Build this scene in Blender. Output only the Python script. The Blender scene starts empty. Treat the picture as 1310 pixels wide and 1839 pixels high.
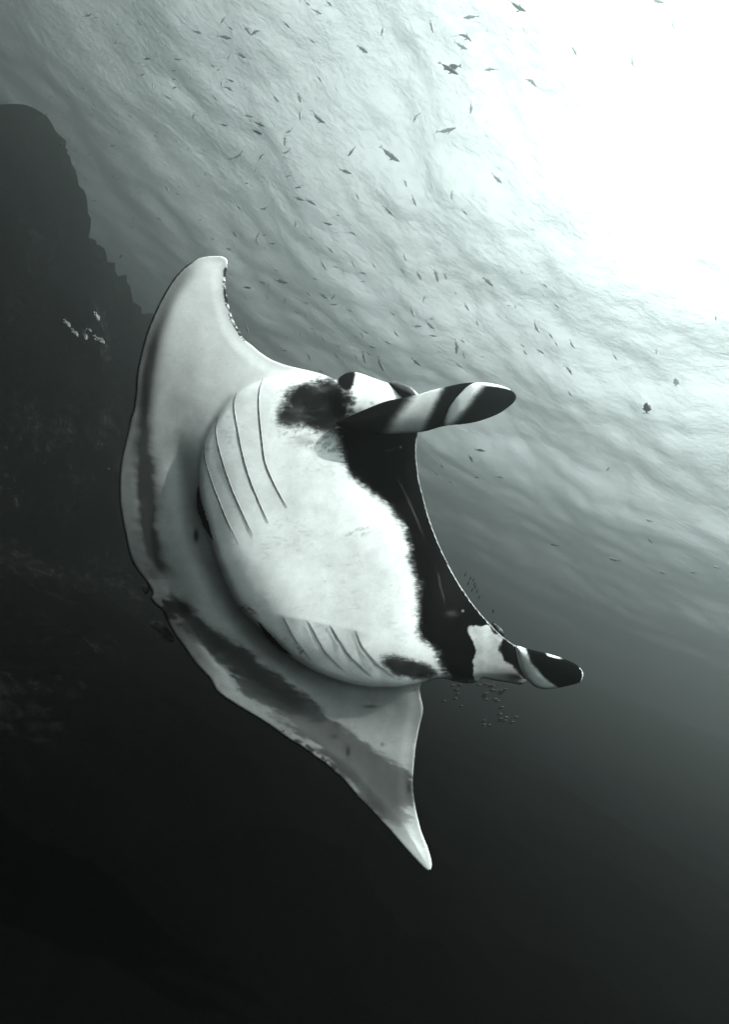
import bpy, bmesh, math, random
import numpy as np
from mathutils import Vector, Matrix

# ------------------------------------------------------------ camera, sky, sun, exposure
sc = bpy.context.scene
COL = sc.collection
FPX = 843.0
CX, CY = 655.0, 919.5
PITCH, ROLL = math.radians(14.5), math.radians(34)
DEPTH = 18.5
SUN_OFF, SUN_ANG, SUN_POWER = math.radians(84.5), math.radians(42), 3.9
SKY_STRENGTH = 0.13
EXPOSURE = 2.6
HAZE = 0.045
ALB = (0.49, 0.575, 0.56, 1)
GG = 0.915
IOR = 1.215
BUMPD = 0.09
WAVE = 1.0
VB = 0
DUST = 6.0
CAM = np.array([0.0, 0.0, -DEPTH])
F = np.array([0, math.cos(PITCH), math.sin(PITCH)])
_r0 = np.array([1.0, 0, 0]); _u0 = np.array([0, -math.sin(PITCH), math.cos(PITCH)])
R = math.cos(ROLL)*_r0 + math.sin(ROLL)*_u0
U = -math.sin(ROLL)*_r0 + math.cos(ROLL)*_u0
cam_data = bpy.data.cameras.new('camera'); cam = bpy.data.objects.new('camera', cam_data); COL.objects.link(cam)
cam.matrix_world = Matrix(((R[0], U[0], -F[0], CAM[0]), (R[1], U[1], -F[1], CAM[1]), (R[2], U[2], -F[2], CAM[2]), (0, 0, 0, 1)))
cam_data.sensor_fit = 'VERTICAL'; cam_data.sensor_height = 24.0
cam_data.lens = 24.0*FPX/1839.0
cam_data.clip_start = 0.05; cam_data.clip_end = 3000
sc.camera = cam

SUN = math.sin(SUN_OFF)*(math.cos(SUN_ANG)*R + math.sin(SUN_ANG)*U) + math.cos(SUN_OFF)*F
SUN_EL = math.asin(SUN[2])
world = bpy.data.worlds.new('World'); sc.world = world; world.use_nodes = True
nt = world.node_tree; nt.nodes.clear()
wo = nt.nodes.new('ShaderNodeOutputWorld'); bg = nt.nodes.new('ShaderNodeBackground')
sky = nt.nodes.new('ShaderNodeTexSky'); sky.sky_type = 'NISHITA'; sky.sun_disc = False
sky.sun_elevation = SUN_EL; sky.sun_rotation = math.atan2(SUN[0], SUN[1])
sky.air_density = 1.3; sky.dust_density = DUST
bw = nt.nodes.new('ShaderNodeRGBToBW'); tint = nt.nodes.new('ShaderNodeMix'); tint.data_type = 'RGBA'; tint.blend_type = 'MULTIPLY'
tint.inputs[0].default_value = 1.0; tint.inputs[7].default_value = (0.91, 1.0, 0.985, 1)
nt.links.new(sky.outputs[0], bw.inputs[0]); nt.links.new(bw.outputs[0], tint.inputs[6])
nt.links.new(tint.outputs[2], bg.inputs[0]); bg.inputs[1].default_value = SKY_STRENGTH
nt.links.new(bg.outputs[0], wo.inputs[0])

sl = bpy.data.lights.new('sun', 'SUN'); sl.energy = SUN_POWER; sl.angle = math.radians(0.5); sl.color = (1.0, 0.99, 0.96)
so = bpy.data.objects.new('sun', sl); COL.objects.link(so)
so.rotation_euler = Vector(-SUN).to_track_quat('-Z', 'Y').to_euler()

sc.view_settings.view_transform = 'Standard'; sc.view_settings.look = 'None'
sc.view_settings.exposure = EXPOSURE; sc.view_settings.gamma = 1.0; sc.view_settings.use_curve_mapping = False
sc.render.engine = 'CYCLES'
cy = sc.cycles
cy.use_denoising = True
try: cy.denoiser = 'OPENIMAGEDENOISE'
except Exception: pass
cy.max_bounces = 8; cy.diffuse_bounces = 2; cy.glossy_bounces = 2; cy.volume_bounces = VB
cy.transparent_max_bounces = 12; cy.caustics_reflective = False; cy.caustics_refractive = False

# ------------------------------------------------------------ helpers
def ray(px, py):
    d = F[None, :] + ((np.atleast_1d(px).astype(float)-CX)/FPX)[:, None]*R[None, :] - ((np.atleast_1d(py).astype(float)-CY)/FPX)[:, None]*U[None, :]
    return d
def at(px, py, depth):
    """point(s) seen at a pixel, at a distance `depth` along the view axis"""
    return CAM[None, :] + ray(px, py)*np.atleast_1d(depth)[:, None]
def tag(o, label=None, cat=None, group=None, kind=None):
    if label: o['label'] = label
    if cat: o['category'] = cat
    if group: o['group'] = group
    if kind: o['kind'] = kind
    return o
def mesh_obj(name, verts, faces, mat=None, parent=None, smooth=True):
    me = bpy.data.meshes.new(name)
    v = np.asarray(verts, dtype=np.float32)
    if isinstance(faces, np.ndarray):
        nf, k = faces.shape
        me.vertices.add(len(v)); me.vertices.foreach_set('co', v.ravel())
        me.loops.add(nf*k); me.loops.foreach_set('vertex_index', faces.astype(np.int32).ravel())
        me.polygons.add(nf); me.polygons.foreach_set('loop_start', np.arange(0, nf*k, k, dtype=np.int32))
        me.update(calc_edges=True)
    else:
        me.from_pydata([tuple(x) for x in v], [], [tuple(f) for f in faces])
    me.polygons.foreach_set('use_smooth', [smooth]*len(me.polygons))
    me.update()
    o = bpy.data.objects.new(name, me); COL.objects.link(o)
    if mat: me.materials.append(mat)
    if parent: o.parent = parent
    return o
class Nodes:
    """short-hand for building a material's node tree"""
    def __init__(s, name):
        s.m = bpy.data.materials.new(name); s.m.use_nodes = True
        s.t = s.m.node_tree; s.t.nodes.clear()
        s.out = s.t.nodes.new('ShaderNodeOutputMaterial')
    def n(s, kind, **kw):
        x = s.t.nodes.new('ShaderNode'+kind)
        for k, v in kw.items(): setattr(x, k, v)
        return x
    def l(s, a, b): s.t.links.new(a, b)
    def noise(s, vec, scale, detail=4, rough=0.55, dist=0.0):
        x = s.n('TexNoise'); x.inputs['Scale'].default_value = scale; x.inputs['Detail'].default_value = detail
        x.inputs['Roughness'].default_value = rough; x.inputs['Distortion'].default_value = dist
        if vec is not None: s.l(vec, x.inputs['Vector'])
        return x.outputs[0]
    def math(s, op, a, b=None, c=None, clamp=False):
        x = s.n('Math', operation=op, use_clamp=clamp)
        for i, v in enumerate((a, b, c)):
            if v is None: continue
            if isinstance(v, (int, float)): x.inputs[i].default_value = v
            else: s.l(v, x.inputs[i])
        return x.outputs[0]
    def ramp(s, f, stops):
        x = s.n('ValToRGB'); e = x.color_ramp.elements
        while len(e) < len(stops): e.new(0.5)
        for k, (p, c) in enumerate(stops):
            e[k].position = p; e[k].color = (c, c, c, 1) if isinstance(c, (int, float)) else (*c, 1)
        s.l(f, x.inputs[0]); return x.outputs[0]
    def mixc(s, f, a, b, blend='MIX'):
        x = s.n('Mix', data_type='RGBA', blend_type=blend)
        if isinstance(f, (int, float)): x.inputs[0].default_value = f
        else: s.l(f, x.inputs[0])
        for i, v in ((6, a), (7, b)):
            if isinstance(v, tuple): x.inputs[i].default_value = (*v, 1)
            else: s.l(v, x.inputs[i])
        return x.outputs[2]
    def bump(s, h, strength, dist, normal=None):
        x = s.n('Bump'); x.inputs['Strength'].default_value = strength; x.inputs['Distance'].default_value = dist
        s.l(h, x.inputs['Height'])
        if normal is not None: s.l(normal, x.inputs['Normal'])
        return x.outputs[0]
    def principled(s, color, rough=0.6, normal=None, spec=0.3):
        p = s.n('BsdfPrincipled'); p.inputs['Roughness'].default_value = rough; p.inputs['Specular IOR Level'].default_value = spec
        if isinstance(color, tuple): p.inputs['Base Color'].default_value = (*color, 1)
        else: s.l(color, p.inputs['Base Color'])
        if normal is not None: s.l(normal, p.inputs['Normal'])
        s.l(p.outputs[0], s.out.inputs['Surface'])
        return p

# ------------------------------------------------------------ the sea
def wave_height(x, y):
    rs = np.random.RandomState(5)
    h = np.zeros_like(x)
    for i in range(34):
        lam = 0.45*1.13**i; lam = min(lam, 20)
        ang = math.radians(80)+rs.normal(0, .95)
        amp = (0.0085 if lam < 4 else 0.007)*lam**0.85*(0.6+0.8*rs.rand())
        k = 2*math.pi/lam
        ph = k*(x*math.cos(ang)+y*math.sin(ang))+rs.rand()*6.28
        ph = ph + 0.8*np.sin(0.37*k*(x*math.sin(ang)-y*math.cos(ang))+rs.rand()*6.28)
        s = np.sin(ph); h += amp*(s-0.25*np.cos(2*ph))
    return h
def build_surface():
    m = Nodes('sea_surface')
    geo = m.n('NewGeometry'); co = geo.outputs['Position']
    mp = m.n('Mapping'); mp.inputs['Rotation'].default_value = (0, 0, math.radians(12)); mp.inputs['Scale'].default_value = (0.62, 1.1, 1.0)
    m.l(co, mp.inputs['Vector']); v = mp.outputs[0]
    n1 = m.noise(v, 3.4, 7, 0.66, 0.4)
    n2 = m.noise(v, 11, 3, 0.6, 0.3)
    h = m.math('ADD', m.math('MULTIPLY', n1, 1.0), m.math('MULTIPLY', n2, 0.16))
    b = m.bump(h, 1.0, BUMPD)
    fr = m.n('Fresnel'); fr.inputs['IOR'].default_value = IOR; m.l(b, fr.inputs['Normal'])
    tr = m.n('BsdfTransparent'); tr.inputs[0].default_value = (0.97, 0.99, 0.99, 1)
    gl = m.n('BsdfGlossy'); gl.inputs['Roughness'].default_value = 0.08; gl.inputs['Color'].default_value = (0.95, 0.97, 0.97, 1); m.l(b, gl.inputs['Normal'])
    mx = m.n('MixShader'); m.l(fr.outputs[0], mx.inputs[0]); m.l(tr.outputs[0], mx.inputs[1]); m.l(gl.outputs[0], mx.inputs[2])
    m.l(mx.outputs[0], m.out.inputs['Surface'])
    NR, NA = 420, 900
    r = 0.5*(900/0.5)**(np.linspace(0, 1, NR)); a = np.linspace(0, 2*math.pi, NA, endpoint=False)
    rr, aa = np.meshgrid(r, a, indexing='ij')
    x = rr*np.cos(aa); y = rr*np.sin(aa)+6
    z = WAVE*wave_height(x, y)*np.clip(1-(rr/500), 0, 1)
    verts = np.stack([x.ravel(), y.ravel(), z.ravel()], 1)
    i = np.arange(NR-1)[:, None]*NA; j = np.arange(NA)[None, :]; j2 = (j+1) % NA
    faces = np.stack([(i+j), (i+NA+j), (i+NA+j2), (i+j2)], -1).reshape(-1, 4)
    verts = np.vstack([verts, [[0, 6, float(z[0].mean())]]]); c = len(verts)-1
    o = mesh_obj('water_surface', verts, faces, m.m)
    bm = bmesh.new(); bm.from_mesh(o.data); bm.verts.ensure_lookup_table()
    for k in range(NA): f = bm.faces.new((bm.verts[c], bm.verts[k], bm.verts[(k+1) % NA])); f.smooth = True
    bmesh.ops.recalc_face_normals(bm, faces=bm.faces)
    bm.faces.ensure_lookup_table()
    if bm.faces[0].normal.z < 0: bmesh.ops.reverse_faces(bm, faces=bm.faces)
    bm.to_mesh(o.data); bm.free()
    tag(o, 'rippled sea surface seen from below, bright under the sun', kind='structure')
build_surface()

def build_haze():
    m = Nodes('haze')
    pv = m.n('VolumePrincipled'); pv.inputs['Density'].default_value = HAZE
    pv.inputs['Color'].default_value = ALB; pv.inputs['Anisotropy'].default_value = GG
    m.l(pv.outputs[0], m.out.inputs['Volume'])
    x0, x1, y0, y1, z0, z1 = -910, 910, -910, 910, -62, 1.6
    v = [(x, y, z) for z in (z0, z1) for y in (y0, y1) for x in (x0, x1)]
    f = [(0, 2, 3, 1), (4, 5, 7, 6), (0, 1, 5, 4), (2, 6, 7, 3), (0, 4, 6, 2), (1, 3, 7, 5)]
    o = mesh_obj('haze', v, f, m.m, smooth=False)
    tag(o, 'hazy sea water fading far things', kind='stuff')
build_haze()

# ------------------------------------------------------------ numeric helpers for organic shapes
def _hash(ix, iy, seed):
    h = (ix.astype(np.int64)*374761393 + iy.astype(np.int64)*668265263 + seed*2147483647) & 0xffffffff
    h = ((h ^ (h >> 13))*1274126177) & 0xffffffff
    return ((h ^ (h >> 16)) & 0xffff)/65535.0
def vnoise(x, y, s, seed=0):
    x = np.asarray(x, float)/s; y = np.asarray(y, float)/s
    ix = np.floor(x); iy = np.floor(y); fx = x-ix; fy = y-iy
    fx = fx*fx*(3-2*fx); fy = fy*fy*(3-2*fy)
    a = _hash(ix, iy, seed); b = _hash(ix+1, iy, seed); c = _hash(ix, iy+1, seed); d = _hash(ix+1, iy+1, seed)
    return (a*(1-fx)+b*fx)*(1-fy)+(c*(1-fx)+d*fx)*fy - 0.5
def fbm(x, y, s, seed=0, oct=4, gain=0.55):
    r = 0; a = 1.0
    for k in range(oct):
        r = r+a*vnoise(x, y, s/(2.03**k), seed+k*17); a *= gain
    return r
def spline(pts, step=3.0, closed=True):
    """Catmull-Rom through the points, resampled at about `step`"""
    p = np.array(pts, float); n = len(p); out = []
    for i in range(n if closed else n-1):
        if closed: p0, p1, p2, p3 = p[(i-1) % n], p[i], p[(i+1) % n], p[(i+2) % n]
        else: p0, p1, p2, p3 = p[max(i-1, 0)], p[i], p[i+1], p[min(i+2, n-1)]
        m = max(1, int(round(np.linalg.norm(p2-p1)/step)))
        for k in range(m):
            t = k/m
            out.append(0.5*((2*p1)+(-p0+p2)*t+(2*p0-5*p1+4*p2-p3)*t*t+(-p0+3*p1-3*p2+p3)*t**3))
    if not closed: out.append(p[-1])
    return np.array(out)
def inside(poly, x, y):
    r = np.zeros(x.shape, bool); n = len(poly)
    for i in range(n):
        x1, y1 = poly[i]; x2, y2 = poly[(i+1) % n]
        if y1 == y2: continue
        c = ((y1 > y) != (y2 > y)); xi = (x2-x1)*(y-y1)/(y2-y1)+x1
        r ^= c & (x < xi)
    return r
def segdist(poly, x, y, closed=True):
    d = np.full(x.shape, 1e9); side = np.zeros(x.shape); tt = np.zeros(x.shape); n = len(poly)
    L = 0.0; segs = n if closed else n-1
    tot = sum(np.hypot(*(poly[(i+1) % n]-poly[i])) for i in range(segs))
    for i in range(segs):
        a = poly[i]; b = poly[(i+1) % n]; ab = b-a; q = ab@ab+1e-9
        t = np.clip(((x-a[0])*ab[0]+(y-a[1])*ab[1])/q, 0, 1)
        dx = x-a[0]-t*ab[0]; dy = y-a[1]-t*ab[1]; dd = np.hypot(dx, dy)
        k = dd < d; d[k] = dd[k]; side[k] = np.sign(ab[0]*dy-ab[1]*dx)[k]; tt[k] = ((L+t*math.sqrt(q))/tot)[k]
        L += math.sqrt(q)
    return d, side, tt
GX0, GY0, GS, GW, GH = 150, 400, 2.0, 480, 620
_gx, _gy = np.meshgrid(GX0+GS*np.arange(GW), GY0+GS*np.arange(GH))
def blur(g, sigma):
    s = max(sigma/GS, 0.01); r = int(3*s)+1; k = np.exp(-0.5*(np.arange(-r, r+1)/s)**2); k /= k.sum()
    g = np.pad(g, ((r, r), (r, r)), mode='edge')
    g = np.apply_along_axis(lambda v: np.convolve(v, k, 'valid'), 0, g)
    return np.apply_along_axis(lambda v: np.convolve(v, k, 'valid'), 1, g)
def field(g, x, y):
    u = np.clip((x-GX0)/GS, 0, GW-1.001); v = np.clip((y-GY0)/GS, 0, GH-1.001)
    i = u.astype(int); j = v.astype(int); fu = u-i; fv = v-j
    return (g[j, i]*(1-fu)+g[j, i+1]*fu)*(1-fv)+(g[j+1, i]*(1-fu)+g[j+1, i+1]*fu)*fv
def mask(pts, sigma, smooth=True):
    p = spline(pts, 6) if smooth else np.array(pts, float)
    return blur(inside(p, _gx, _gy).astype(float), sigma)
def sstep(a, b, v):
    t = np.clip((v-a)/(b-a), 0, 1); return t*t*(3-2*t)
from mathutils.geometry import delaunay_2d_cdt
def inflate(outline, front, back, tone, step=3.0, bstep=3.0, backtone=0.006, hair=1.0):
    """closed shell over an outline; front/back give distances along the view axis, tone the skin's own shade"""
    ol = spline(outline, bstep)
    x0, y0 = ol.min(0); x1, y1 = ol.max(0)
    gx, gy = np.meshgrid(np.arange(x0, x1, step), np.arange(y0, y1, step*0.866))
    gx = gx+(np.arange(gx.shape[0]) % 2)[:, None]*step*0.5
    gx = gx.ravel(); gy = gy.ravel()
    k = inside(ol, gx, gy); gx = gx[k]; gy = gy[k]
    d, _, _ = segdist(ol, gx, gy); k = d > step*0.55; gx = gx[k]; gy = gy[k]; d = d[k]
    # an extra ring of points just inside the rim, so that the rim is round
    n = len(ol); nb = n
    pts = [Vector(p) for p in ol]+[Vector((a, b)) for a, b in zip(gx, gy)]
    res = delaunay_2d_cdt(pts, [(i, (i+1) % n) for i in range(n)], [], 1, 1e-4)
    v2 = np.array([tuple(v) for v in res[0]]); tris = np.array([f for f in res[2] if len(f) == 3])
    dd, _, _ = segdist(ol, v2[:, 0], v2[:, 1])
    rim = dd < 0.05
    xf, yf = v2[:, 0], v2[:, 1]
    fd = front(xf, yf, dd); bd = back(xf, yf, dd)
    bd = np.maximum(bd, fd+0.004)
    V = at(xf, yf, fd); 
    idx = np.full(len(v2), -1); inner = np.where(~rim)[0]; idx[rim] = np.where(rim)[0]
    idx[inner] = len(v2)+np.arange(len(inner))
    # the back lies behind the front, drawn in a little so that it never peeps out
    VB_ = at(xf[inner], yf[inner], bd[inner])
    verts = np.vstack([V, VB_])
    tf = tone(xf, yf, dd)
    if not isinstance(tf, tuple): tf = (tf, np.zeros(len(xf)), np.full(len(xf), .003))
    tf = np.stack([*tf, xf/100, yf/100, np.full(len(xf), hair)], 1)
    tb = np.stack([np.full(len(inner), backtone), np.zeros(len(inner)), np.full(len(inner), .003), xf[inner]/100, yf[inner]/100, np.full(len(inner), hair)], 1)
    # orientation
    a = v2[tris[:, 0]]; b = v2[tris[:, 1]]; c = v2[tris[:, 2]]
    cr = (b[:, 0]-a[:, 0])*(c[:, 1]-a[:, 1])-(b[:, 1]-a[:, 1])*(c[:, 0]-a[:, 0])
    t = tris.copy(); fl = cr > 0; t[fl] = t[fl][:, [0, 2, 1]]
    tback = idx[t][:, [0, 2, 1]]
    return verts, np.vstack([t, tback]), np.vstack([tf, tb])
def join_shells(shells):
    vs, fs, ts, o = [], [], [], 0
    for v, f, t in shells:
        vs.append(v); fs.append(f+o); ts.append(t); o += len(v)
    return np.vstack(vs), np.vstack(fs), np.vstack(ts)
def set_tone(o, tone):
    for k, nm in enumerate(('tone', 'black', 'black_tone')):
        a = o.data.attributes.new(nm, 'FLOAT', 'POINT'); a.data.foreach_set('value', np.ascontiguousarray(tone[:, k], dtype=np.float32))
    a = o.data.attributes.new('skin_map', 'FLOAT_VECTOR', 'POINT')
    v = np.zeros((len(tone), 3), dtype=np.float32); v[:, :3] = tone[:, 3:6]; a.data.foreach_set('vector', v.ravel())

# ------------------------------------------------------------ the manta ray
OUT = [(345,470),(358,463),(375,460),(395,460),(406,464),(409,472),(406,490),(405,510),(408,535),(414,560),(422,580),(432,598),(441,611),(452,620),(470,635),(490,647),(515,656),(540,662),(565,668),(590,676),(603,682),
 (612,676),(622,670),(635,668),(650,671),(668,678),(685,684),(702,690),(715,696),(728,702),(738,709),(745,718),(749,735),(751,760),(750,780),(748,805),(749,830),(753,860),(760,890),(768,920),(778,950),(790,980),(804,1010),(820,1040),(838,1068),(858,1095),(880,1120),(900,1140),(915,1152),(930,1162),
 (946,1176),(955,1195),(950,1215),(938,1229),(915,1226),(890,1222),(868,1218),(860,1223),(848,1227),(835,1227),(815,1223),(800,1219),(784,1219),(768,1225),(755,1232),
 (756,1250),(760,1270),(759,1285),(755,1300),(750,1325),(746,1350),(743,1385),(742,1410),(745,1440),(750,1465),(758,1495),(768,1520),(774,1540),(776,1555),(772,1564),(765,1563),(750,1549),(730,1527),(710,1504),(690,1482),(670,1460),(650,1440),(632,1420),(615,1400),(600,1388),(585,1374),(565,1360),(545,1345),(520,1330),(495,1312),(470,1295),(445,1280),(420,1265),(400,1252),(386,1239),(378,1222),(365,1208),(350,1192),(338,1175),(326,1158),(316,1145),(306,1128),(298,1112),(290,1096),(278,1086),(270,1075),(272,1064),(266,1052),(258,1040),(250,1030),(243,1020),(236,1008),(230,990),(224,960),(218,930),(214,900),(213,870),(215,840),(219,815),(224,795),(230,770),(234,750),(239,735),(241,720),(243,705),(244,680),(248,655),(254,630),(262,600),(272,575),(284,548),(298,522),(314,498),(330,481)]
BELLY = [(500,676),(465,684),(425,707),(392,748),(368,798),(359,850),(362,905),(376,955),(384,985),(400,1030),(425,1083),(452,1113),(485,1145),(530,1183),(570,1206),(620,1224),(660,1232),(710,1233),(750,1226),(784,1217),(868,1217),(950,1215),(956,1190),(900,1140),(858,1095),(820,1040),(790,980),(768,920),(753,860),(748,805),(751,760),(745,718),(702,690),(635,670),(603,684),(565,672),(530,670)]
MOUTH = [(603,757),(611,780),(609,800),(618,828),(630,850),(650,870),(672,889),(695,905),(712,925),(725,945),(736,970),(739,1000),(746,1030),(753,1060),(751,1090),(748,1120),(750,1144),(764,1158),(780,1163),(788,1180),(796,1196),(803,1216),(830,1224),(1000,1240),(1000,1120),(900,1090),(820,940),(790,718),(700,728),(640,752)]
BLOTCH = [(838,1131),(850,1124),(862,1132),(875,1127),(890,1138),(906,1146),(901,1153),(896,1160),(903,1180),(915,1200),(934,1216),(950,1234),(860,1228),(850,1200),(855,1175),(848,1158),(841,1148)]
SMUDGE = [(686,1186),(700,1177),(720,1182),(750,1188),(775,1198),(795,1212),(770,1219),(740,1219),(715,1212),(697,1200)]
SHOULDER = [(497,750),(508,722),(527,700),(562,687),(603,684),(622,690),(632,706),(640,728),(612,756),(592,772),(560,774),(540,766),(515,764),(500,765)]
WEDGE = [(605,683),(622,668),(637,664),(634,692),(626,702),(615,700)]
LIPGREY = [(592,764),(618,768),(640,785),(640,806),(622,800),(606,784)]
BAND1 = [(352,478),(330,510),(308,550),(290,610),(278,680),(270,760),(276,830),(281,900),(281,950),(292,1000),(310,1030),(296,1032),(270,1015),(254,985),(247,930),(244,860),(246,790),(250,720),(256,650),(272,590),(298,530),(330,482)]
BAND2 = [(298,1068),(325,1078),(350,1108),(385,1132),(430,1158),(470,1192),(520,1230),(560,1262),(600,1296),(640,1325),(690,1360),(730,1378),(742,1400),(742,1450),(700,1480),(660,1440),(628,1405),(600,1378),(560,1330),(500,1286),(440,1240),(420,1205),(380,1170),(340,1140),(310,1110)]
BAND2D = [(296,1068),(325,1076),(350,1106),(385,1130),(430,1160),(470,1194),(520,1234),(552,1270),(500,1262),(450,1226),(420,1196),(380,1160),(340,1130),(308,1104)]
GILLS_UP = [[(472,680),(465,705),(465,740),(470,790),(476,830),(490,865),(503,890),(516,912)],
            [(425,705),(420,730),(427,775),(435,815),(448,860),(460,890),(472,918),(482,938)],
            [(390,748),(387,775),(395,815),(409,860),(422,893),(438,928),(454,962)],
            [(367,800),(367,822),(378,860),(391,895),(405,930),(417,955),(428,978)]]
GILLS_LOW = [[(508,1107),(520,1130),(540,1162),(566,1196)],[(552,1114),(566,1140),(590,1178),(626,1214)],[(592,1121),(606,1145),(634,1185),(674,1222)],[(638,1130),(650,1160),(680,1195),(718,1226)]]
def sparse(x, y, k=0.0, s=26, a=0, b=0):
    return x+a*fbm(x, y, s, 3)+b*fbm(x, y, 7, 9), y+a*fbm(x, y, s, 31)+b*fbm(x, y, 7, 47)
def build_manta():
    root = bpy.data.objects.new('manta_ray', None); COL.objects.link(root)
    tag(root, 'giant manta ray banking with its white belly and black mouth turned to the camera', 'manta ray')
    g_dome = mask(BELLY, 42); g_step = mask(BELLY, 5); g_head = mask([(600,684),(635,672),(700,690),(745,712),(745,760),(690,760),(640,748),(612,740)], 14)
    g_mouth = mask(MOUTH, 11); g_mouthw = mask(MOUTH, 40)
    g_blotch = mask(BLOTCH, 3.5); g_smudge = mask(SMUDGE, 7); g_should = mask(SHOULDER, 11); g_wedge = mask(WEDGE, 3.5)
    g_lip = mask(LIPGREY, 4); g_b1 = mask(BAND1, 9); g_b2 = mask(BAND2, 9); g_b2d = mask(BAND2D, 9)
    ups = [spline(g, 5, False) for g in GILLS_UP]; lows = [spline(g, 5, False) for g in GILLS_LOW]
    fold = spline([(470,1100),(508,1105),(552,1114),(592,1121),(638,1130),(690,1150)], 5, False)
    crease = spline([(310,760),(330,860),(345,950),(372,1030),(420,1110),(490,1180),(580,1235),(660,1252)], 8, False)
    def base(x, y):
        X = (x-560)/255.0; Y = (950-y)/255.0            # roughly metres
        d = 3.35+0.36*X+0.06*Y
        d = d+0.05*np.clip(Y-0.9, 0, 9)**2*1.0          # the upper wing bends back a little
        d = d-0.07*np.clip(-Y-1.2, 0, 9)**2             # the lower wing tip comes forward
        d = d+0.10*np.clip(-X-0.75, 0, 9)**1.5          # trailing edges fall away
        return d
    def relief(x, y):
        d = -0.12*field(g_dome, x, y)-0.022*field(g_step, x, y)-0.05*field(g_head, x, y)
        d = d+0.08*field(g_mouthw, x, y)
        for L in ups:
            q, s, t = segdist(L, x, y, False); e = sstep(0, .12, t)*sstep(1.0, .8, t)
            # each gill cover lifts towards its free edge
            d = d+0.0012*e*np.exp(-q/16)*(s < 0)-0.001*e*np.exp(-q/12)*(s > 0)
        for L in lows:
            q, s, t = segdist(L, x, y, False); e = sstep(0, .1, t)*sstep(1.0, .75, t)
            d = d+0.0024*e*np.exp(-q/16)*(s > 0)-0.001*e*np.exp(-q/12)*(s < 0)
        q, s, t = segdist(fold, x, y, False)
        d = d-0.001*np.exp(-(q/6)**2)*sstep(0, .1, t)*sstep(1, .8, t)
        q, s, t = segdist(crease, x, y, False)
        d = d+0.028*np.exp(-(q/22)**2)*sstep(0, .2, t)*sstep(1, .7, t)
        d = d+0.002*fbm(x, y, 60, 5, 3)
        return d
    def front(x, y, e):
        rimr = 6.0
        k = 1-np.sqrt(np.clip(1-(1-np.clip(e/rimr, 0, 1))**2, 0, 1))
        return base(x, y)+relief(x, y)+0.009*k+0.010*(1-sstep(0, 30, e))
    def back(x, y, e):
        body = field(g_dome, x, y)
        return front(x, y, e)*0+base(x, y)+0.012+0.14*sstep(0, 120, e)+0.42*body*sstep(0, 160, e)
    def tone(x, y, e):
        streak = fbm(x*0.35+y*0.25, y*1.3-x*0.5, 14, 21)
        hx, hy = x+9*fbm(x, y, 40, 2)+2*fbm(x*.6, y*1.6, 5, 12), y+9*fbm(x, y, 40, 33)+2*fbm(x, y, 5, 14)
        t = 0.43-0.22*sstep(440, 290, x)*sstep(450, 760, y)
        # wings: skin grey with painted shade left and below, painted light at the tip
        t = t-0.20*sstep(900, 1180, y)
        t = t+0.05*fbm(x, y, 90, 61)+0.02*fbm(x, y, 12, 66)
        lx, ly = x+34*streak+14*fbm(x*.4+y*.3, y*1.4-x*.6, 7, 23), y+12*streak
        t = t*(1-0.86*np.clip(field(g_b1, x+8*streak*sstep(650, 850, y), y)*sstep(420, 820, y)*1.3+0.85*field(g_b1, x, y)*sstep(820, 500, y), 0, 1))
        t = t+0.07*sstep(60, 10, e)*(y > 1040)*(x < 660)
        t = t*(1-0.70*sstep(.15, .7, field(g_b2, lx, ly)+.12*fbm(x*.5+y*.3, y*1.2-x*.5, 12, 27))); t = t*(1-0.60*field(g_b2d, lx, ly))
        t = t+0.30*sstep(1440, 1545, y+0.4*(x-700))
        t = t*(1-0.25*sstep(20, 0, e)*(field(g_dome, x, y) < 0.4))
        # belly
        w = sstep(.35, .65, field(g_step, x, y))
        bl = 0.66+0.10*fbm(x+y*.3, y*1.2, 60, 71)+0.03*fbm(x, y, 9, 77)-.10*sstep(.16, .42, fbm(x*.5+y*.2, y*1.3, 5, 79))*sstep(-.1, .3, fbm(x, y, 60, 80))
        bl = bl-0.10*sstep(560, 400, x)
        t = t*(1-w)+bl*w
        def paint(t, m, v, lo=.3, hi=.7): 
            k = sstep(lo, hi, m); return (np.sqrt(t)*(1-k)+math.sqrt(v)*k)**2 if not isinstance(v, np.ndarray) else t*(1-k)+v*k
        K = np.zeros(x.shape); KT = np.full(x.shape, .003)
        kw = field(g_wedge, x, y); ks = field(g_should, hx, hy)+.40*fbm(x*.8+y*.3, y*1.1, 22, 4)*(field(g_should, x, y) > .03)
        ks = ks-0.30*sstep(600, 622, x)*sstep(.0, .35, .12+fbm(x+y*.5, y*1.4, 16, 6))
        K = np.maximum(K, np.clip(ks, 0, .9)); KT = np.where(ks > .02, 0.010+.05*np.clip(.1+fbm(x*.6+y*.3, y, 18, 19), 0, 1), KT)
        K = np.maximum(K, kw); KT = KT*(1-kw)+.006*kw
        t = paint(t, field(g_lip, hx, hy), 0.33)
        sp = np.exp(-(((x-585)/38)**2+((y-803-0.1*(x-585))/11)**2)**1.5); t = t*(1-0.62*sp*sstep(-.05, .25, fbm(x, y, 5, 88)+.5*fbm(x, y, 14, 89)))
        sp = np.exp(-(((x-522)/24)**2+((y-778)/12)**2)**1.5); t = t*(1-0.5*sp*sstep(0, .3, fbm(x, y, 5, 98)))
        sp = np.exp(-(((x-545)/20)**2+((y-792)/10)**2)**1.5); t = t*(1-0.35*sp)
        sp = np.exp(-(((x-645)/26)**2+((y-957+0.32*(x-645))/9)**2)**1.5); t = t*(1-0.55*sp*sstep(.05, .3, fbm(x*.3+y*.1, y*1.2+x*.3, 4, 108)))
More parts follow.
